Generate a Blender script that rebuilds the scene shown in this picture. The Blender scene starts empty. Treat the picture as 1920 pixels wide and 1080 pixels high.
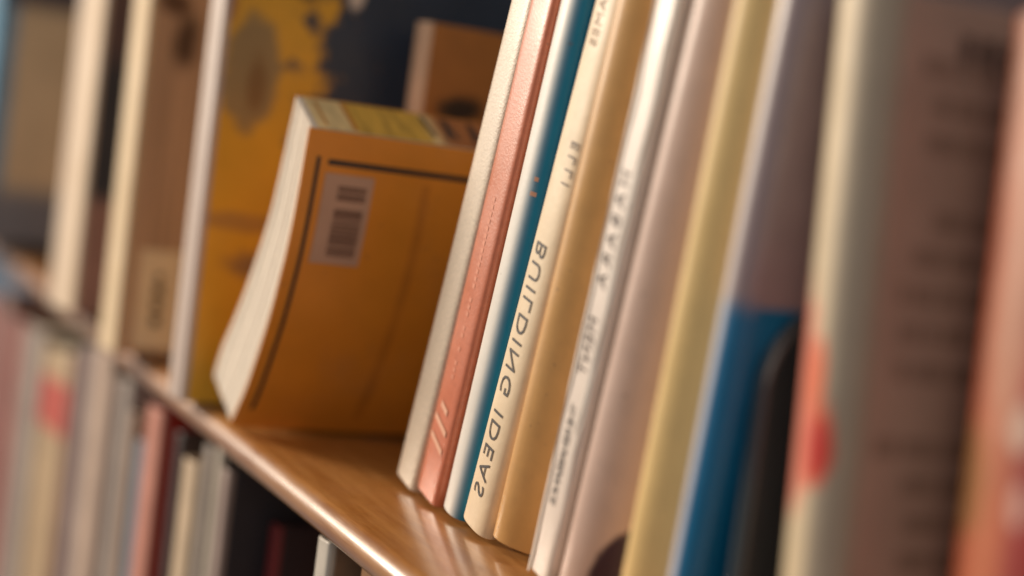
import bpy, bmesh, math, random
from mathutils import Matrix, Vector
R = math.radians
S = bpy.context.scene
COL = S.collection
random.seed(7)

# ------------------------------------------------------------------ camera, world, lamps, exposure
cam = bpy.data.cameras.new('camera'); camo = bpy.data.objects.new('camera', cam); COL.objects.link(camo)
right = (0.44112844, 0.88464707, 0.15101414)
down = (0.15750547, 0.0893435, -0.98346823)
fwd = (-0.88351442, 0.45762136, -0.0999248)
M = Matrix(((right[0], -down[0], -fwd[0], 0.64829798),
            (right[1], -down[1], -fwd[1], -0.21572959),
            (right[2], -down[2], -fwd[2], 0.14),
            (0, 0, 0, 1)))
camo.matrix_world = M
cam.sensor_width = 36.0; cam.lens = 58.5834
cam.clip_start = 0.01; cam.clip_end = 50
cam.dof.use_dof = True; cam.dof.focus_distance = 0.556; cam.dof.aperture_fstop = 2.7
cam.dof.aperture_blades = 9
S.camera = camo

W = bpy.data.worlds.new('World'); S.world = W; W.use_nodes = True
W.node_tree.nodes['Background'].inputs[0].default_value = (0.78, 0.89, 1.0, 1)
W.node_tree.nodes['Background'].inputs[1].default_value = 0.19

def area(name, loc, target, size, power, color, size_y=None):
    l = bpy.data.lights.new(name, 'AREA'); l.shape = 'RECTANGLE' if size_y else 'DISK'; l.size = size
    if size_y: l.size_y = size_y
    l.energy = power; l.color = color
    o = bpy.data.objects.new(name, l); COL.objects.link(o); o.location = loc
    d = Vector(target) - Vector(loc); o.rotation_euler = d.to_track_quat('-Z', 'Y').to_euler()
    return o
area('window_light', (-1.85, -1.46, 0.66), (0.10, 0.0, 0.08), 0.6, 88, (1.0, 0.86, 0.70), 0.85)
area('high_fill_light', (-0.3, -1.5, 1.9), (0.05, 0.0, 0.05), 1.2, 7, (1.0, 0.86, 0.70))  # weak fill added high in front, lifts the shade
area('side_fill_light', (2.2, -1.3, 0.9), (0.1, 0.05, 0.1), 1.3, 10, (1.0, 0.82, 0.66))  # unseen fill added on the camera side to brighten the near covers

S.render.engine = 'CYCLES'
S.cycles.use_denoising = True
S.cycles.max_bounces = 6
vs = S.view_settings
vs.view_transform = 'Standard'; vs.look = 'None'; vs.exposure = 0.0; vs.gamma = 1.0; vs.use_curve_mapping = False

# ------------------------------------------------------------------ helpers
def lin(rgb):
    f = lambda c: (c/255)/12.92 if c <= 10 else (((c/255)+0.055)/1.055)**2.4
    return tuple(f(c) for c in rgb) + (1,)

class NT:
    def __init__(s, name):
        s.m = bpy.data.materials.new(name); s.m.use_nodes = True
        s.n = s.m.node_tree.nodes; s.l = s.m.node_tree.links
        s.b = s.n['Principled BSDF']; s.tc = s.n.new('ShaderNodeTexCoord')
        s.sep = s.n.new('ShaderNodeSeparateXYZ'); s.l.new(s.tc.outputs['Object'], s.sep.inputs[0])
    def math(s, op, a, b=None, clamp=False):
        k = s.n.new('ShaderNodeMath'); k.operation = op; k.use_clamp = clamp
        for i, v in enumerate((a, b)):
            if v is None: continue
            if isinstance(v, (int, float)): k.inputs[i].default_value = v
            else: s.l.new(v, k.inputs[i])
        return k.outputs[0]
    def maprange(s, v, a, b, c=0.0, d=1.0, smooth=True):
        k = s.n.new('ShaderNodeMapRange'); k.interpolation_type = 'SMOOTHSTEP' if smooth else 'LINEAR'
        s.l.new(v, k.inputs[0])
        for i, x in enumerate((a, b, c, d)): k.inputs[i+1].default_value = x
        return k.outputs[0]
    def noise(s, scale, detail=3, stretch=(1, 1, 1), rough=0.55):
        mp = s.n.new('ShaderNodeMapping'); mp.inputs['Scale'].default_value = stretch
        s.l.new(s.tc.outputs['Object'], mp.inputs[0])
        k = s.n.new('ShaderNodeTexNoise'); k.inputs['Scale'].default_value = scale
        k.inputs['Detail'].default_value = detail; k.inputs['Roughness'].default_value = rough
        s.l.new(mp.outputs[0], k.inputs['Vector']); return k.outputs[0]
    def mix(s, fac, a, b, mode='MIX'):
        k = s.n.new('ShaderNodeMix'); k.data_type = 'RGBA'; k.blend_type = mode
        for i, v in ((0, fac), (6, a), (7, b)):
            if isinstance(v, (int, float, tuple)): k.inputs[i].default_value = v
            else: s.l.new(v, k.inputs[i])
        return k.outputs[2]
    def bump(s, h, strength=0.2, dist=0.0004):
        k = s.n.new('ShaderNodeBump'); k.inputs['Strength'].default_value = strength; k.inputs['Distance'].default_value = dist
        s.l.new(h, k.inputs['Height']); s.l.new(k.outputs[0], s.b.inputs['Normal'])

def mat(name, base, rough=0.45, var=0.10, nscale=60, stretch=(1, 1, 1), bump=0.15, coat=0.0, spec=0.5,
        bands=(), blobs=(), fibre=0.0, wobble=1.1):
    """printed surface: base colour (sRGB 0-255), mottling, printed bands (axis, a, b, soft, colour) and
    printed patches (axis0, c0, r0, axis1, c1, r1, soft, colour[, square])"""
    t = NT(name)
    col = lin(base)
    for ax, a, b, soft, c in bands:
        v = t.sep.outputs[ax]
        f = t.math('MULTIPLY', t.maprange(v, a-soft, a+soft), t.maprange(v, b-soft, b+soft, 1.0, 0.0))
        col = t.mix(f, col, lin(c))
    if blobs:
        wob = t.math('SUBTRACT', t.noise(70, 3), 0.5)
        for bl in blobs:
            a0, c0, r0, a1, c1, r1, soft, c = bl[:8]
            d0 = t.math('DIVIDE', t.math('SUBTRACT', t.sep.outputs[a0], c0), r0)
            d1 = t.math('DIVIDE', t.math('SUBTRACT', t.sep.outputs[a1], c1), r1)
            if len(bl) > 8:
                d = t.math('MAXIMUM', t.math('ABSOLUTE', d0), t.math('ABSOLUTE', d1))
            else:
                d = t.math('SQRT', t.math('ADD', t.math('MULTIPLY', d0, d0), t.math('MULTIPLY', d1, d1)))
                d = t.math('ADD', d, t.math('MULTIPLY', wob, wobble))
            col = t.mix(t.maprange(d, 1-soft, 1+soft, 1.0, 0.0), col, lin(c))
    if var:
        n = t.noise(nscale, 4, stretch)
        k = t.maprange(n, 0.3, 0.7, 1-var, 1+var*0.6, smooth=False)
        cc = t.n.new('ShaderNodeCombineColor')
        for i in range(3): t.l.new(k, cc.inputs[i])
        col = t.mix(1.0, col, cc.outputs[0], 'MULTIPLY')
        if var >= 0.05:     # handling marks: broad faded clouds and a few small specks
            w1 = t.maprange(t.noise(22, 5, (1, 1, 0.6), 0.7), 0.52, 0.78, 0.0, 0.16)
            col = t.mix(w1, col, lin((150, 122, 96)))
            w2 = t.maprange(t.noise(300, 2), 0.70, 0.76, 0.0, 0.35)
            col = t.mix(w2, col, lin((112, 84, 66)))
    if isinstance(col, tuple): t.b.inputs['Base Color'].default_value = col
    else: t.l.new(col, t.b.inputs['Base Color'])
    r = t.noise(35, 3)
    t.l.new(t.maprange(r, 0.3, 0.7, max(rough-0.08, 0.03), rough+0.1, smooth=False), t.b.inputs['Roughness'])
    t.b.inputs['Specular IOR Level'].default_value = spec
    t.b.inputs['Coat Weight'].default_value = coat; t.b.inputs['Coat Roughness'].default_value = 0.28
    if bump: t.bump(t.noise(420 if not fibre else fibre, 4), bump)
    return t.m

def pages_mat(name, base=(236, 224, 198)):
    t = NT(name)
    n = t.noise(60, 5, (60, 1, 1))
    c = t.mix(t.maprange(n, 0.35, 0.65), lin(tuple(int(v*0.86) for v in base)), lin(base))
    t.l.new(c, t.b.inputs['Base Color']); t.b.inputs['Roughness'].default_value = 0.85
    t.bump(n, 0.3, 0.0003); return t.m

def tag(o, label=None, cat=None, group=None, kind=None):
    if label: o['label'] = label
    if cat: o['category'] = cat
    if group: o['group'] = group
    if kind: o['kind'] = kind
    return o

def mesh_obj(name, bm, m, parent=None, smooth=None):
    bmesh.ops.recalc_face_normals(bm, faces=bm.faces)
    me = bpy.data.meshes.new(name); bm.to_mesh(me); bm.free()
    if m: me.materials.append(m)
    if smooth is not None:
        for p in me.polygons: p.use_smooth = True
        me.set_sharp_from_angle(angle=R(smooth))
    o = bpy.data.objects.new(name, me); COL.objects.link(o)
    if parent: o.parent = parent
    return o

def prism(bm, poly, a, b, axis='z', nseg=1):
    """closed 2-D polygon swept from a to b along an axis ((x,y) for z, (x,z) for y, (y,z) for x)"""
    def pt(p, t):
        return {'z': (p[0], p[1], t), 'y': (p[0], t, p[1]), 'x': (t, p[0], p[1])}[axis]
    rings = [[bm.verts.new(pt(p, a+(b-a)*k/nseg)) for p in poly] for k in range(nseg+1)]
    n = len(poly)
    for k in range(nseg):
        for i in range(n):
            bm.faces.new((rings[k][i], rings[k][(i+1) % n], rings[k+1][(i+1) % n], rings[k+1][i]))
    bm.faces.new(rings[0]); bm.faces.new(rings[-1][::-1])

def box(bm, x0, x1, y0, y1, z0, z1):
    prism(bm, [(x0, y0), (x1, y0), (x1, y1), (x0, y1)], z0, z1)

def bevel(o, w, seg=2):
    md = o.modifiers.new('bevel', 'BEVEL'); md.width = w; md.segments = seg; md.limit_method = 'ANGLE'; md.angle_limit = R(40)

def text_bm(body, size, spacing=1.0, bold=0.0):
    cu = bpy.data.curves.new('t', 'FONT'); cu.body = body; cu.size = size; cu.space_character = spacing; cu.offset = bold
    cu.resolution_u = 3; cu.fill_mode = 'FRONT'
    o = bpy.data.objects.new('t', cu); COL.objects.link(o)
    dg = bpy.context.evaluated_depsgraph_get()
    me = bpy.data.meshes.new_from_object(o.evaluated_get(dg))
    bpy.data.objects.remove(o); bpy.data.curves.remove(cu)
    bm = bmesh.new(); bm.from_mesh(me); bpy.data.meshes.remove(me)
    return bm

# ------------------------------------------------------------------ book builder
PAGES = pages_mat('page_paper')
PAGES_W = pages_mat('page_paper_white', (232, 222, 204))

def spine_y(x, T, d, n, k=1.0):
    c = abs(2*max(x/T, 0.0)**(1/k)-1)
    return d*(1-max(0.0, 1-c**n)**(1.0/n))

def book(x, y, phi, T, H, D, label, m_spine, m_cover=None, d=0.006, n=2.6, pitch=0.0, joint=True, z0=0.0,
         group='books standing in the row on the upper shelf', pages=PAGES, tb=0.0022, m_far=None, yaw=0.0, skew=1.0):
    """x = where the far edge of the spine meets the shelf, phi = lean about Y (degrees, tops towards the near end)"""
    root = bpy.data.objects.new('book', None); COL.objects.link(root); root.empty_display_size = 0.02
    tag(root, label, 'book', group)
    off = -T if phi > 0 else 0.0
    root.location = (x + (T/math.cos(R(phi)) if phi > 0 else 0), y, z0)
    root.rotation_euler = (R(-pitch), R(phi), R(yaw))
    m_cover = m_cover or m_spine
    N = 22
    outer = []
    for i in range(N+1):
        a = math.pi*i/N
        # parametrise so that the shoulders get enough points
        c = math.cos(a); xx = T*max(0.0, (1-math.copysign(abs(c)**(2.0/n), c))/2)**skew
        s = abs(math.sin(a))**(2.0/n)
        outer.append((xx, d*(1-s)))
    th = 0.0011
    inner = [(min(max(px, th), T-th)*1.0, py+th if th < px < T-th else py+0.0) for px, py in outer]
    inner = [(T/2+(px-T/2)*(1-2*th/T), th+py*(d-0)/(d) if True else 0) for px, py in outer]
    if joint:   # hinge groove running down behind each shoulder
        g = 0.0013; w = 0.0065
        outer = [(g, d+w), (g, d+0.0022)] + outer + [(T-g, d+0.0022), (T-g, d+w)]
        inner = [(g+th*0.8, d+w), (g+th*0.8, d+0.0022)] + inner + [(T-g-th*0.8, d+0.0022), (T-g-th*0.8, d+w)]
        yb = d+w-0.0005
    else:
        yb = d+0.0001
    bm = bmesh.new()
    prism(bm, [(px+off, py) for px, py in outer+inner[::-1]], 0.0012 if joint else 0.0, H-(0.0012 if joint else 0.0))
    sp = mesh_obj('spine', bm, m_spine, root, 50)
    bevel(sp, 0.0005)
    for side in (0, 1):
        bm = bmesh.new()
        xa = off if side == 0 else off+T-tb
        box(bm, xa, xa+tb, yb, D, 0, H)
        o = mesh_obj('cover_board', bm, (m_cover if side == 1 else (m_far or m_cover)), root, 40)
        bevel(o, 0.0007, 3)
    bm = bmesh.new()
    box(bm, off+tb+0.0002, off+T-tb-0.0002, d+0.0015, D-0.004, 0.003, H-0.003)
    mesh_obj('page_block', bm, pages, root)
    root['T'] = T
    sh = dict(root=root, off=off, T=T, d=d, n=n, H=H, k=skew)
    del root['T']
    return sh

def spine_text(b, body, size, zt, uc, m, spacing=1.0, bold=0.0, squash=1.0, name='lettering', slant=0.0):
    """mirrored lettering reading down the spine; zt = z of its start, uc = centre across the spine (0 far, 1 near)"""
    bm = text_bm(body, size, spacing, bold)
    ys = [v.co.y for v in bm.verts]; mid = (max(ys)+min(ys))/2
    bmesh.ops.subdivide_edges(bm, edges=[e for e in bm.edges if e.calc_length() > size*0.25], cuts=2)
    for v in bm.verts:
        tx, ty = v.co.x, (v.co.y-mid)*squash
        lx = uc*b['T']-ty
        lx = min(max(lx, 0.0004), b['T']-0.0004)
        v.co = (lx+b['off'], spine_y(lx, b['T'], b['d'], b['n'], b['k'])-0.00025, zt-tx-ty*slant)
    return mesh_obj(name, bm, m, b['root'])

def bars(b, name, items, m, face='cover', parent=None, proud=0.00025):
    """small printed rectangles; on a near cover: (y0,y1,z0,z1); on the spine: (u0,u1,z0,z1)"""
    bm = bmesh.new()
    for a0, a1, z0, z1 in items:
        if face == 'cover':
            x = b['off']+b['T']+proud
            box(bm, x-0.0001, x, a0, a1, z0, z1)
        else:
            k = 6
            pts = []
            for i in range(k+1):
                lx = (a0+(a1-a0)*i/k)*b['T']; pts.append((lx+b['off'], spine_y(lx, b['T'], b['d'], b['n'], b['k'])-proud))
            for i in range(k):
                vs_ = [bm.verts.new((p[0], p[1], z)) for p, z in ((pts[i], z0), (pts[i+1], z0), (pts[i+1], z1), (pts[i], z1))]
                bm.faces.new(vs_)
    o = mesh_obj(name, bm, m, b['root'])
    if parent:
        o.parent = parent
    return o

INK = mat('black_ink', (34, 32, 34), 0.5, 0.05, bump=0)
INK_SOFT = mat('grey_ink', (96, 80, 72), 0.55, 0.05, bump=0)
INK_BROWN = mat('brown_ink', (66, 48, 38), 0.55, 0.05, bump=0)

# ------------------------------------------------------------------ the bookcase
def wood_mat(name, a, b, rough=0.3, coat=0.35):
    t = NT(name)
    n1 = t.noise(14, 6, (1, 12, 12)); n2 = t.noise(120, 4, (1, 14, 14))
    f = t.math('ADD', t.math('MULTIPLY', n1, 0.7), t.math('MULTIPLY', n2, 0.3))
    c = t.mix(t.maprange(f, 0.35, 0.65), lin(a), lin(b))
    t.l.new(c, t.b.inputs['Base Color'])
    t.l.new(t.maprange(t.noise(50, 3), 0.3, 0.7, rough-0.06, rough+0.1), t.b.inputs['Roughness'])
    t.b.inputs['Coat Weight'].default_value = coat; t.b.inputs['Coat Roughness'].default_value = 0.15
    sc = t.noise(30, 8, (0.6, 9, 9), 0.8)
    t.bump(t.math('ADD', n2, t.math('MULTIPLY', sc, 1.5)), 0.12, 0.0003); return t.m
WOOD = wood_mat('varnished_wood', (150, 96, 46), (180, 126, 70), 0.34, 1.0)
DARK = mat('dark_panel', (20, 26, 31), 0.7, 0.2)

case = bpy.data.objects.new('bookcase', None); COL.objects.link(case); case.location = (0, 0, -0.36)
tag(case, 'varnished wooden bookcase with thin round-nosed shelf and dark back panel', 'bookcase')
def shelf(z, th=0.0125):
    bm = bmesh.new()
    r = th/2
    prof = [(0.30, z), (0.0, z)]
    for i in range(1, 12):
        a = math.pi/2+math.pi*i/12
        ca, sa = math.cos(a), math.sin(a)
        prof.append((0.001+ca*r*0.95, z-r+sa*r))
    prof += [(0.0, z-th), (0.30, z-th)]
    prism(bm, prof, -1.6, 1.2, 'x')
    o = mesh_obj('shelf_board', bm, WOOD, None, 40); o.parent = case; o.matrix_parent_inverse = Matrix.Translation((0, 0, 0.36))
    return o
shelf(0.0); shelf(-0.36)
bm = bmesh.new(); box(bm, -1.6, 1.2, 0.301, 0.312, -0.40, 0.40)
o = mesh_obj('back_panel', bm, DARK); o.parent = case; o.matrix_parent_inverse = Matrix.Translation((0, 0, 0.36))

# ------------------------------------------------------------------ books on the upper shelf, from the focus outwards
# grey tweed book
grey = book(0.0924, 0.035, 12, 0.0170, 0.213, 0.15, 'thin grey beige cloth book, the first upright one right of the orange paperback',
            mat('grey_cloth', (208, 188, 164), 0.42, 0.22, 900, coat=0.25, bump=0.5, fibre=1500), d=0.0035, n=4.5, pitch=-0.17)
# pink red book
pink_m = mat('pink_red_cloth', (202, 116, 84), 0.36, 0.10, 300, bump=0.2, coat=0.15, fibre=900)
pink = book(0.1123, 0.035, 11.4, 0.0172, 0.215, 0.15, 'thin faded coral red book with pale diagonal strokes at its foot', pink_m, d=0.0035, n=5, pitch=-0.62)
PALE = mat('pale_print', (222, 166, 136), 0.5, 0.05, bump=0)
bm = bmesh.new()
for k, (z, l) in enumerate(((0.0365, 0.006), (0.0310, 0.0110), (0.0240, 0.0110))):
    for s in range(10):
        f0, f1 = s/10, (s+1)/10
        q = []
        for f, w in ((f0, 0.0011), (f1, 0.0011), (f1, -0.0011), (f0, -0.0011)):
            lx = 0.0030+f*l+(0.0025 if k == 0 else 0); q.append(bm.verts.new((lx+pink['off'], spine_y(lx, 0.0172, 0.0035, 5)-0.0003, z-f*l*0.30+w)))
        bm.faces.new(q)
mesh_obj('printed_emblem', bm, PALE, pink['root'])
dots = []
for k in range(26):
    z = 0.112-k*0.0026
    if random.random() < 0.8: dots.append((0.45, 0.56, z, z+0.0017))
bars(pink, 'lettering', dots, mat('faded_gilt', (212, 130, 98), 0.5, 0.1, bump=0), 'spine', proud=0.00012)
# white and teal book
wt = book(0.1324, 0.035, 11, 0.0160, 0.214, 0.15, 'thin book with a white spine whose near half is deep teal blue',
          mat('white_teal_print', (222, 216, 206), 0.46, 0.05, coat=0.1, bands=((0, -0.0036, 0.02, 0.0028, (2, 122, 158)),)),
          mat('teal_cover', (6, 100, 130), 0.4, 0.08), d=0.006, n=2.2, pitch=-0.76)
bars(wt, 'lettering', [(0.80, 0.92, 0.118, 0.1195), (0.82, 0.90, 0.123, 0.1245)], PALE, 'spine')
# BUILDING IDEAS
bi_m = mat('cream_jacket', (226, 202, 168), 0.5, 0.09, 90, bump=0.2, coat=0.05)
bi = book(0.1493, 0.035, 10.7, 0.0195, 0.216, 0.16, 'cream jacketed book with large black mirrored title BUILDING IDEAS down its spine', bi_m, d=0.005, n=2.8, pitch=0.53)
spine_text(bi, 'BUILDING IDEAS', 0.0104, 0.1030, 0.50, mat('title_ink', (58, 52, 50), 0.55, 0.06, bump=0), 1.19, -0.00006, name='title_lettering', squash=0.95)
spine_text(bi, 'ELLI', 0.0060, 0.1375, 0.72, INK_SOFT, 1.5, name='author_lettering')
spine_text(bi, 'JAMES', 0.0060, 0.1840, 0.50, mat('faded_ink', (176, 150, 124), 0.6, 0.05, bump=0), 1.1, name='author_lettering')
# tan book
tan_m = mat('tan_jacket', (206, 156, 92), 0.46, 0.08, 120, bump=0.12, coat=0.15)
tan = book(0.1708, 0.035, 10.3, 0.0265, 0.216, 0.16, 'thick plain tan book with a round glossy spine right of the BUILDING IDEAS book', tan_m, d=0.028, n=2.0, pitch=-0.88, skew=1.9)
# book with THE RENAISSANCE
tx_m = mat('cream_rose_jacket', (228, 212, 198), 0.42, 0.06, 80, bump=0.15, coat=0.2, bands=((0, -0.02, -0.0125, 0.0008, (236, 222, 206)),))
FILM = mat('clear_film_edge', (238, 228, 216), 0.3, 0.05, coat=0.4, bump=0.1)
tx = book(0.2023, 0.035, 9.3, 0.0145, 0.190, 0.16, 'cream book in wrinkled film with small mirrored words THE RENAISSANCE on its spine', tx_m, d=0.003, n=4, pitch=-1.29)
spine_text(tx, 'HABARA', 0.0072, 0.1310, 0.46, INK_BROWN, 1.45, name='title_lettering')
spine_text(tx, 'MENT', 0.0068, 0.0860, 0.48, INK_BROWN, 1.05, name='title_lettering')
spine_text(tx, 'THE RENAISSANCE', 0.0046, 0.0580, 0.48, INK, 0.82, 0.0, name='title_lettering')
for u0, u1, za, zb_ in ((0.06, 0.16, 0.0, 0.183), (0.80, 0.86, 0.05, 0.190), (0.90, 0.97, 0.0, 0.190)):
    bm = bmesh.new()
    for i in range(30):
        z, z1 = za+(zb_-za)*i/30, za+(zb_-za)*(i+1)/30
        w = lambda q: 0.0006*math.sin(q*95)+0.0004*math.sin(q*213+u0*9)
        q = []
        for uu, zz in ((u0, z), (u1, z), (u1, z1), (u0, z1)):
            lx = min(max(uu*tx['T']+w(zz), 0.0003), tx['T']-0.0003)
            q.append(bm.verts.new((lx+tx['off'], spine_y(lx, tx['T'], tx['d'], tx['n'])-0.0006, zz)))
        bm.faces.new(q)
    bmesh.ops.remove_doubles(bm, verts=bm.verts, dist=1e-6)
    o = mesh_obj('film_fold', bm, FILM, tx['root']); sd = o.modifiers.new('thick', 'SOLIDIFY'); sd.thickness = 0.0004
# pinkish tan book with dark art at the foot
pd_m = mat('pinkish_tan_jacket', wobble=0.3, base=(204, 174, 158), rough=0.42, var=0.06, nscale=90, bump=0.12, coat=0.2,
           blobs=((0, 0.006, 0.016, 2, 0.006, 0.026, 0.06, (58, 34, 44)), (0, 0.000, 0.004, 2, 0.014, 0.006, 0.2, (170, 100, 62))))
pd = book(0.2163, 0.035, 9, 0.0270, 0.205, 0.16, 'pinkish tan round spined book with dark artwork at its foot', pd_m, d=0.025, n=2.0, pitch=-0.76, skew=1.7)
# yellow book
ye_m = mat('pale_yellow_jacket', (226, 192, 128), 0.46, 0.05, 90, bump=0.12, coat=0.1)
ye = book(0.2517, 0.035, 6.5, 0.0235, 0.212, 0.16, 'pale straw yellow book with a plain rounded spine', ye_m, d=0.023, n=2.0, pitch=-2.03, skew=1.8)
# white spined book, grey over blue cover
gb_sp = mat('white_grey_spine', (206, 192, 186), 0.42, 0.05, coat=0.3, bands=((2, -0.1, 0.1016, 0.001, (190, 192, 204)), (0, -0.0058, 0.02, 0.0012, (150, 132, 134))),
            blobs=((0, 0.0072, 0.0130, 2, 0.0, 0.1016, 0.04, (6, 104, 150), True),))
gb_cv = mat('grey_over_blue_cover', (150, 132, 134), 0.4, 0.10, bands=((2, -0.1, 0.1016, 0.0006, (6, 104, 150)),))
gb = book(0.2768, 0.035, 4.5, 0.0115, 0.208, 0.17, 'white spined book with grey cover turning bright blue below, behind the black bookend', gb_sp, gb_cv, d=0.006, n=2.2, pitch=-1.39, skew=1.2, joint=False)
# thick brown book
th_sp = mat('cream_grey_spine', (210, 188, 152), 0.55, 0.07, 60,
            bands=((0, 0.0125, 0.03, 0.0018, (168, 152, 132)),),  # grey near side: shade of the spine's rounding painted into the colour
            blobs=((0, 0.0020, 0.0085, 2, 0.082, 0.027, 0.25, (222, 124, 98)), (0, -0.0004, 0.0026, 2, 0.082, 0.030, 0.3, (196, 56, 34)),
                   (0, 0.0108, 0.0026, 2, 0.089, 0.010, 0.3, (222, 98, 40)), (0, 0.0132, 0.0042, 2, 0.074, 0.010, 0.3, (216, 78, 28)), (0, 0.0134, 0.0030, 2, 0.073, 0.007, 0.3, (196, 22, 6))))
th_cv = mat('brown_back_cover', (188, 152, 134), 0.55, 0.10, 40)
th = book(0.3285, 0.035, -6.0, 0.0205, 0.1830, 0.17, 'thick book with cream spine marked by a red flame and a brown cover of text', th_sp, th_cv, d=0.008, n=2.2, joint=False, pitch=-0.43)
it = []
for k in range(17):
    z = 0.164-k*0.0092
    if k in (3, 9): continue
    y = 0.011+random.random()*0.012
    while y < 0.14:
        w = 0.003+random.random()*0.008
        it.append((y, y+w, z, z+0.0046)); y += w+0.0016
bars(th, 'cover_text', it, mat('text_ink', (160, 127, 110), 0.6, 0.05, bump=0))
bars(th, 'cover_heading', [(0.026, 0.030, 0.168, 0.175), (0.032, 0.037, 0.168, 0.175), (0.039, 0.043, 0.168, 0.175)], mat('heading_ink', (104, 80, 70), 0.6, 0.05, bump=0))
# red book at the right end
rd_m = mat('brick_red_jacket', (180, 94, 54), 0.5, 0.2, 40, bands=((0, -0.001, 0.0075, 0.0015, (176, 74, 26)), (0, 0.019, 0.05, 0.002, (150, 44, 36)),),
           blobs=((0, 0.012, 0.008, 2, 0.165, 0.03, 0.4, (194, 128, 98)), (0, 0.014, 0.006, 2, 0.115, 0.03, 0.4, (190, 126, 96)), (0, 0.004, 0.007, 2, 0.075, 0.012, 0.3, (150, 92, 26)),
                  (0, 0.021, 0.003, 2, 0.088, 0.006, 0.3, (208, 176, 158)), (0, 0.022, 0.002, 2, 0.072, 0.005, 0.3, (206, 160, 146))))
rd = book(0.3670, 0.053, -5.2, 0.034, 0.1825, 0.16, 'brick red and salmon patterned book at the far right edge', rd_m, d=0.008, n=2.5)

# black metal bookend between the blue and the brown book
be = bpy.data.objects.new('bookend', None); COL.objects.link(be); be.location = (0.3018, 0.041, 0)
tag(be, 'black glossy metal bookend with rounded top corner standing against the blue cover', 'bookend')
BLK = mat('black_enamel', (42, 50, 54), 0.16, 0.1, bump=0.02, coat=1.0)
prof = [(0.002, 0.001)]
rr = 0.026
prof = [(0.0, 0.001), (0.0, 0.106-rr)]
for i in range(1, 13):
    a = math.pi-math.pi/2*i/12
    prof.append((rr+rr*math.cos(a), 0.106-rr+rr*math.sin(a)))
prof += [(0.10, 0.106), (0.10, 0.001)]
bm = bmesh.new(); prism(bm, prof, -0.0028, 0.0028, 'x'); o = mesh_obj('upright_plate', bm, BLK, be, 30); bevel(o, 0.0022, 4)
o.rotation_euler = (0, R(-3.0), 0)
bm = bmesh.new(); box(bm, -0.024, 0.0012, 0.004, 0.10, 0.0, 0.0010); mesh_obj('foot_plate', bm, BLK, be)

# ------------------------------------------------------------------ the curved orange paperback
op = bpy.data.objects.new('book', None); COL.objects.link(op); op.location = (0.02, -0.006, 0)
tag(op, 'orange paperback slumped in a curve, black framed cover with a barcode label facing us', 'book', 'books standing in the row on the upper shelf')
near = [(0.0185, 0.0022), (0.0253, 0.0101), (0.0330, 0.0205), (0.0389, 0.0310), (0.0450, 0.0430), (0.0500, 0.0540), (0.0550, 0.0690), (0.0580, 0.0800), (0.0608, 0.0971), (0.0634, 0.1253)]
def resample(pts, n):
    # Catmull-Rom through the points
    P = [pts[0]]+pts+[pts[-1]]; out = []
    for i in range(1, len(P)-2):
        for k in range(n):
            t = k/n; p0, p1, p2, p3 = P[i-1], P[i], P[i+1], P[i+2]
            out.append(tuple(0.5*((2*p1[j])+(-p0[j]+p2[j])*t+(2*p0[j]-5*p1[j]+4*p2[j]-p3[j])*t*t+(-p0[j]+3*p1[j]-3*p2[j]+p3[j])*t**3) for j in (0, 1)))
    out.append(pts[-1]); return out
near = resample([(p[0]-0.02, p[1]) for p in near], 4)
def offs(curve, dist, taper=lambda f: 1.0):
    out = []
    n = len(curve)
    for i, p in enumerate(curve):
        a = curve[max(i-1, 0)]; b = curve[min(i+1, n-1)]
        tx, tz = b[0]-a[0], b[1]-a[1]; l = math.hypot(tx, tz)
        dd = dist*taper(i/(n-1))
        out.append((p[0]-tz/l*dd, p[1]+tx/l*dd))
    return out
OT = 0.0262; tp = lambda f: 1.0
far = resample([(px-0.02, pz) for px, pz in [(-0.0168, 0.0166), (-0.0145, 0.0225), (-0.0105, 0.0305), (-0.0035, 0.0395), (0.0035, 0.0490), (0.0105, 0.0600), (0.0170, 0.0712), (0.0225, 0.0815), (0.0287, 0.0970), (0.0380, 0.1365)]], 4)
def inset(f, g, dist):
    out = []
    for p, q in zip(f, g):
        l = math.hypot(q[0]-p[0], q[1]-p[1]); out.append((p[0]+(q[0]-p[0])*dist/l, p[1]+(q[1]-p[1])*dist/l))
    return out
OR_M = mat('orange_cover', (214, 134, 36), 0.42, 0.06, 60, bump=0.1, coat=0.15)
def sheet(name, c0, c1, ya, yb_, m, parent):
    bm = bmesh.new(); prism(bm, c0+c1[::-1], ya, yb_, 'y'); return mesh_obj(name, bm, m, parent, 40)
DP = 0.105
t_c = 0.0009
c_near_in = inset(near, far, t_c); c_far_in = inset(far, near, t_c)
sheet('front_cover', near, c_near_in, 0.0, DP, OR_M, op)
sheet('back_cover', inset(far, near, 0.0005), far, 0.0022, DP, OR_M, op)
FORE = pages_mat('fore_edge_paper', (242, 226, 206))
bm = bmesh.new(); NL = 26
for k in range(NL):      # leaves lie in small bundles whose edges do not quite line up
    fa, fb = (t_c+0.0001+(0.0262-2*t_c-0.0002)*q for q in (k/NL, (k+1)/NL-0.006))
    wd = [math.hypot(q[0]-p[0], q[1]-p[1]) for p, q in zip(near, far)]
    lo = lambda dd: [(p[0]+(q[0]-p[0])*min(max(dd/0.0262, t_c/l), 1-t_c/l), p[1]+(q[1]-p[1])*min(max(dd/0.0262, t_c/l), 1-t_c/l)) for p, q, l in zip(near, far, wd)]
    prism(bm, lo(fa)+lo(fb)[::-1], 0.0012+random.random()*0.0007, DP-0.002, 'y')
mesh_obj('page_block', bm, FORE, op, 40)
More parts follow.
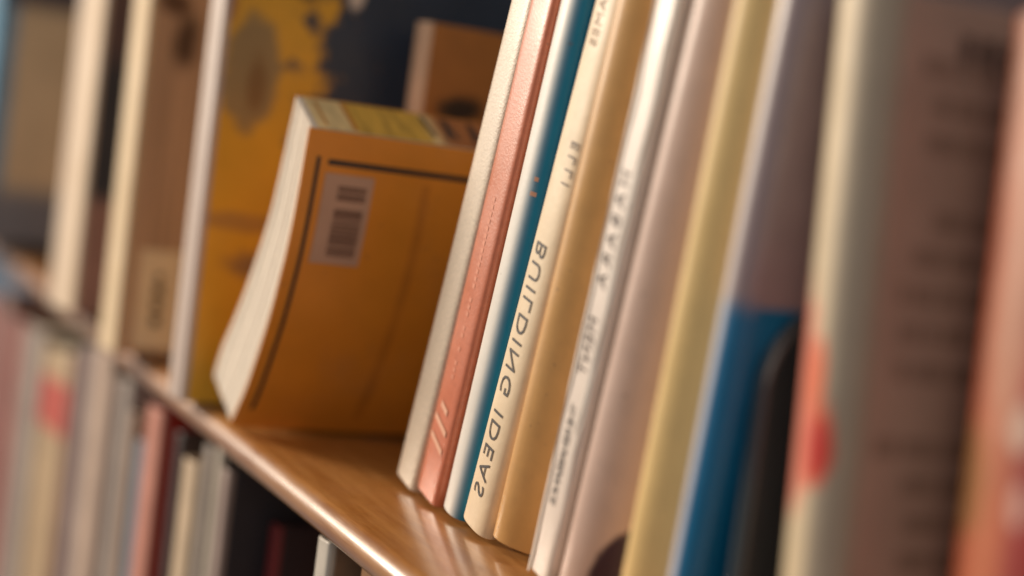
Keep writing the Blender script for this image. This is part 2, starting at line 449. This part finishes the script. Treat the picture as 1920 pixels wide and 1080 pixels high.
# stamped, yellowed top edge of the pages
def top_pt(f, y, lift=0.0003):
    a, b = near[-1], far[-1]
    tx, tz = b[1]-a[1], a[0]-b[0]; l = math.hypot(tx, tz)
    return (a[0]+(b[0]-a[0])*f+tx/l*lift, y, a[1]+(b[1]-a[1])*f+tz/l*lift)
def top_patch(name, quads, m, lift):
    bm = bmesh.new()
    for f0, f1, y0, y1, sk in quads:
        bm.faces.new([bm.verts.new(top_pt(f, y+sk*f, lift)) for f, y in ((f0, y0), (f0, y1), (f1, y1), (f1, y0))])
    return mesh_obj(name, bm, m, op)
top_patch('stained_edge', [(0.05, 0.95, 0.004, 0.100, 0)], mat('yellowed_edge', (232, 200, 140), 0.7, 0.3, 90, (0.3, 3, 1), bump=0.1,
          bands=((1, 0.020, 0.052, 0.0015, (212, 164, 62)), (1, 0.056, 0.12, 0.004, (170, 104, 52)))), 0.0003)
top_patch('stamp_mark', [(0.1, 0.9, 0.0185, 0.0205, 0), (0.15, 0.85, 0.0075, 0.0085, 0)] , mat('stamp_orange', (196, 128, 40), 0.7, 0.1, bump=0), 0.0006)
st = []
for k, y in enumerate((0.053, 0.058, 0.063, 0.069, 0.074, 0.080, 0.086, 0.091)):
    st.append((0.25, 0.85, y, y+0.0018, 0.004 if k % 2 else -0.002))
top_patch('stamp_lettering', st, INK_BROWN, 0.0006)
# black rules and the barcode label lie on the curved cover
def on_cover(name, rects, m, parent, lift=0.00025):
    L = [0.0]
    for i in range(1, len(near)): L.append(L[-1]+math.hypot(near[i][0]-near[i-1][0], near[i][1]-near[i-1][1]))
    def P(s):
        s = min(max(s, 0), L[-1])
        for i in range(1, len(L)):
            if s <= L[i]+1e-9:
                f = (s-L[i-1])/(L[i]-L[i-1]); a, b = near[i-1], near[i]
                tx, tz = b[0]-a[0], b[1]-a[1]; l = math.hypot(tx, tz)
                return (a[0]+tx*f+tz/l*lift, a[1]+tz*f-tx/l*lift)
    bm = bmesh.new()
    for y0, y1, s0, s1 in rects:
        k = max(1, int((s1-s0)/0.004))
        for i in range(k):
            a, b = P(s0+(s1-s0)*i/k), P(s0+(s1-s0)*(i+1)/k)
            bm.faces.new([bm.verts.new(v) for v in ((a[0], y0, a[1]), (a[0], y1, a[1]), (b[0], y1, b[1]), (b[0], y0, b[1]))])
    o = mesh_obj(name, bm, m, parent); return o, L[-1]
_, LT = on_cover('printed_rule', [(0.0048, 0.0068, 0.004, 0.004+0.0001)], INK, op)
bpy.data.objects.remove(bpy.data.objects['printed_rule'])
on_cover('printed_frame', [(0.0048, 0.0064, 0.012, LT-0.0098), (0.0095, 0.098, LT-0.0125, LT-0.0103), (0.0960, 0.0976, 0.012, LT-0.0125)], INK, op)
on_cover('cover_strip', [(0.0490, 0.0525, 0.010, LT-0.0160)], mat('dark_orange', (196, 120, 34), 0.5, 0.15, bump=0), op, 0.0002)  # slightly darker vertical strip down the orange cover
LAB = mat('label_paper', (186, 148, 124), 0.6, 0.06, bump=0.05)
lo, _ = on_cover('barcode_label', [(0.0092, 0.0290, LT-0.0505, LT-0.0155)], LAB, op, 0.0004)
bz = []
s = LT-0.0470
while s < LT-0.0195:
    w = random.choice((0.0004, 0.0007, 0.0010))
    if not (LT-0.0290 < s < LT-0.0262): bz.append((0.0150, 0.0265, s, s+w))
    s += w+random.choice((0.0004, 0.0005, 0.0008))
on_cover('barcode', bz, mat('barcode_ink', (104, 72, 58), 0.6, 0.05, bump=0), lo, 0.0007)

# ------------------------------------------------------------------ left part of the upper shelf
# tall picture book: silver white spine, yellow and blue artwork
mp_cv = mat('yellow_blue_art', (226, 168, 46), 0.42, 0.15, 30,
            blobs=((1, 0.105, 0.066, 2, 0.150, 0.090, 0.10, (50, 60, 76)),
                   (1, 0.015, 0.012, 2, 0.142, 0.024, 0.2, (160, 132, 84)),
                   (1, 0.018, 0.004, 2, 0.138, 0.012, 0.4, (140, 104, 56)),
                   (1, 0.000, 0.006, 2, 0.172, 0.012, 0.4, (150, 84, 60)),
                   (1, 0.050, 0.030, 2, 0.060, 0.008, 0.4, (120, 96, 80)),
                   (1, 0.018, 0.022, 2, 0.078, 0.004, 0.4, (186, 138, 64)),
                   (1, 0.036, 0.008, 2, 0.186, 0.010, 0.4, (92, 56, 40)),
                   (1, 0.058, 0.0040, 2, 0.186, 0.0125, 0.2, (226, 206, 186))))
mp = book(-0.0480, -0.014, -4.2, 0.0215, 0.265, 0.21, 'tall picture book with silver white spine and yellow and dark blue cover art',
          mat('silver_white_spine', (184, 162, 148), 0.6, 0.10, 40, (4, 1, 0.2), coat=0.05, bands=((0, 0.010, 0.014, 0.001, (140, 122, 114)), (0, 0.0, 0.004, 0.001, (204, 186, 172)),)), mp_cv, d=0.003, n=5, joint=False)
# brown cloth book with call label
br_cv = mat('brown_weave', (180, 144, 116), 0.6, 0.36, 55, (1, 8, 0.15), bump=0.3,
            blobs=((1, 0.020, 0.006, 2, 0.150, 0.012, 0.4, (78, 52, 36)), (1, 0.012, 0.008, 2, 0.168, 0.006, 0.4, (92, 60, 42))))
br = book(-0.1560, -0.020, -5.6, 0.031, 0.262, 0.20, 'brown woven cover book with thick cream spine and a call number label',
          mat('cream_cloth', (206, 180, 142), 0.7, 0.06, 60), br_cv, d=0.003, n=5, joint=False)
bars(br, 'spine_label', [(0.0085, 0.029, 0.003, 0.050)], mat('label_beige', (222, 200, 168), 0.6, 0.06, bump=0), proud=0.0003)
bars(br, 'label_lettering', [(0.0165, 0.0210, 0.014, 0.019), (0.0165, 0.0210, 0.021, 0.026), (0.0165, 0.0210, 0.028, 0.034), (0.017, 0.0205, 0.036, 0.039)], INK_BROWN, proud=0.0006)
# white double band book with navy cover
nv_cv = mat('navy_cover', (34, 40, 48), 0.45, 0.15, 40, bands=((2, -0.1, 0.060, 0.006, (150, 112, 98)), (2, 0.135, 0.4, 0.012, (84, 62, 58))),
            blobs=((1, 0.045, 0.012, 2, 0.150, 0.012, 0.4, (140, 50, 44)),))
nv = book(-0.2830, -0.020, -4.8, 0.060, 0.262, 0.21, 'thick white spined volume with a grey band and navy cover',
          mat('white_banded_spine', (202, 178, 150), 0.7, 0.08, 40, (3, 1, 0.2), bands=((0, 0.010, 0.016, 0.002, (150, 130, 120)), (0, 0.021, 0.025, 0.002, (164, 146, 132)),)), nv_cv, d=0.003, n=6, joint=False)
# tan book with blue panel at the left end
tn_cv = mat('tan_blue_cover', (236, 200, 152), 0.45, 0.12, 40, bands=((1, -0.1, 0.013, 0.003, (92, 160, 190)), (2, -0.1, 0.036, 0.008, (132, 128, 128)), (2, 0.158, 0.4, 0.006, (70, 62, 70))),)
tn = book(-0.575, -0.030, -5.0, 0.088, 0.262, 0.20, 'thick tan volume with a blue front panel at the far left',
          mat('blue_spine', (60, 116, 146), 0.7, 0.08), tn_cv, d=0.004, n=5, joint=False)
# small brown book pushed back behind the orange paperback
sb = book(-0.008, 0.0615, -2.0, 0.0120, 0.1745, 0.11, 'small brown book with pale spine pushed back behind the orange paperback',
          mat('pale_worn_spine', (214, 180, 150), 0.5, 0.15, 60), mat('brown_cover', (168, 108, 48), 0.5, 0.12, 50,
          blobs=((1, 0.022, 0.010, 2, 0.140, 0.006, 0.4, (52, 36, 22)), (1, 0.032, 0.010, 2, 0.122, 0.006, 0.4, (52, 36, 22)))), d=0.004, n=2.4, joint=False)

# ------------------------------------------------------------------ books on the lower shelf (their feet stand at z = -0.36)
LOW = 'books standing in the row on the lower shelf'
def low(x, y, T, top, label, spine, cover=None, bands=(), blobs=(), d=0.003, phi=-4.0, n=4.5, D=0.18):
    H = 0.36+top
    # x is the far spine edge at the height of the top; move it down the lean
    xb = x-H*math.tan(R(phi))
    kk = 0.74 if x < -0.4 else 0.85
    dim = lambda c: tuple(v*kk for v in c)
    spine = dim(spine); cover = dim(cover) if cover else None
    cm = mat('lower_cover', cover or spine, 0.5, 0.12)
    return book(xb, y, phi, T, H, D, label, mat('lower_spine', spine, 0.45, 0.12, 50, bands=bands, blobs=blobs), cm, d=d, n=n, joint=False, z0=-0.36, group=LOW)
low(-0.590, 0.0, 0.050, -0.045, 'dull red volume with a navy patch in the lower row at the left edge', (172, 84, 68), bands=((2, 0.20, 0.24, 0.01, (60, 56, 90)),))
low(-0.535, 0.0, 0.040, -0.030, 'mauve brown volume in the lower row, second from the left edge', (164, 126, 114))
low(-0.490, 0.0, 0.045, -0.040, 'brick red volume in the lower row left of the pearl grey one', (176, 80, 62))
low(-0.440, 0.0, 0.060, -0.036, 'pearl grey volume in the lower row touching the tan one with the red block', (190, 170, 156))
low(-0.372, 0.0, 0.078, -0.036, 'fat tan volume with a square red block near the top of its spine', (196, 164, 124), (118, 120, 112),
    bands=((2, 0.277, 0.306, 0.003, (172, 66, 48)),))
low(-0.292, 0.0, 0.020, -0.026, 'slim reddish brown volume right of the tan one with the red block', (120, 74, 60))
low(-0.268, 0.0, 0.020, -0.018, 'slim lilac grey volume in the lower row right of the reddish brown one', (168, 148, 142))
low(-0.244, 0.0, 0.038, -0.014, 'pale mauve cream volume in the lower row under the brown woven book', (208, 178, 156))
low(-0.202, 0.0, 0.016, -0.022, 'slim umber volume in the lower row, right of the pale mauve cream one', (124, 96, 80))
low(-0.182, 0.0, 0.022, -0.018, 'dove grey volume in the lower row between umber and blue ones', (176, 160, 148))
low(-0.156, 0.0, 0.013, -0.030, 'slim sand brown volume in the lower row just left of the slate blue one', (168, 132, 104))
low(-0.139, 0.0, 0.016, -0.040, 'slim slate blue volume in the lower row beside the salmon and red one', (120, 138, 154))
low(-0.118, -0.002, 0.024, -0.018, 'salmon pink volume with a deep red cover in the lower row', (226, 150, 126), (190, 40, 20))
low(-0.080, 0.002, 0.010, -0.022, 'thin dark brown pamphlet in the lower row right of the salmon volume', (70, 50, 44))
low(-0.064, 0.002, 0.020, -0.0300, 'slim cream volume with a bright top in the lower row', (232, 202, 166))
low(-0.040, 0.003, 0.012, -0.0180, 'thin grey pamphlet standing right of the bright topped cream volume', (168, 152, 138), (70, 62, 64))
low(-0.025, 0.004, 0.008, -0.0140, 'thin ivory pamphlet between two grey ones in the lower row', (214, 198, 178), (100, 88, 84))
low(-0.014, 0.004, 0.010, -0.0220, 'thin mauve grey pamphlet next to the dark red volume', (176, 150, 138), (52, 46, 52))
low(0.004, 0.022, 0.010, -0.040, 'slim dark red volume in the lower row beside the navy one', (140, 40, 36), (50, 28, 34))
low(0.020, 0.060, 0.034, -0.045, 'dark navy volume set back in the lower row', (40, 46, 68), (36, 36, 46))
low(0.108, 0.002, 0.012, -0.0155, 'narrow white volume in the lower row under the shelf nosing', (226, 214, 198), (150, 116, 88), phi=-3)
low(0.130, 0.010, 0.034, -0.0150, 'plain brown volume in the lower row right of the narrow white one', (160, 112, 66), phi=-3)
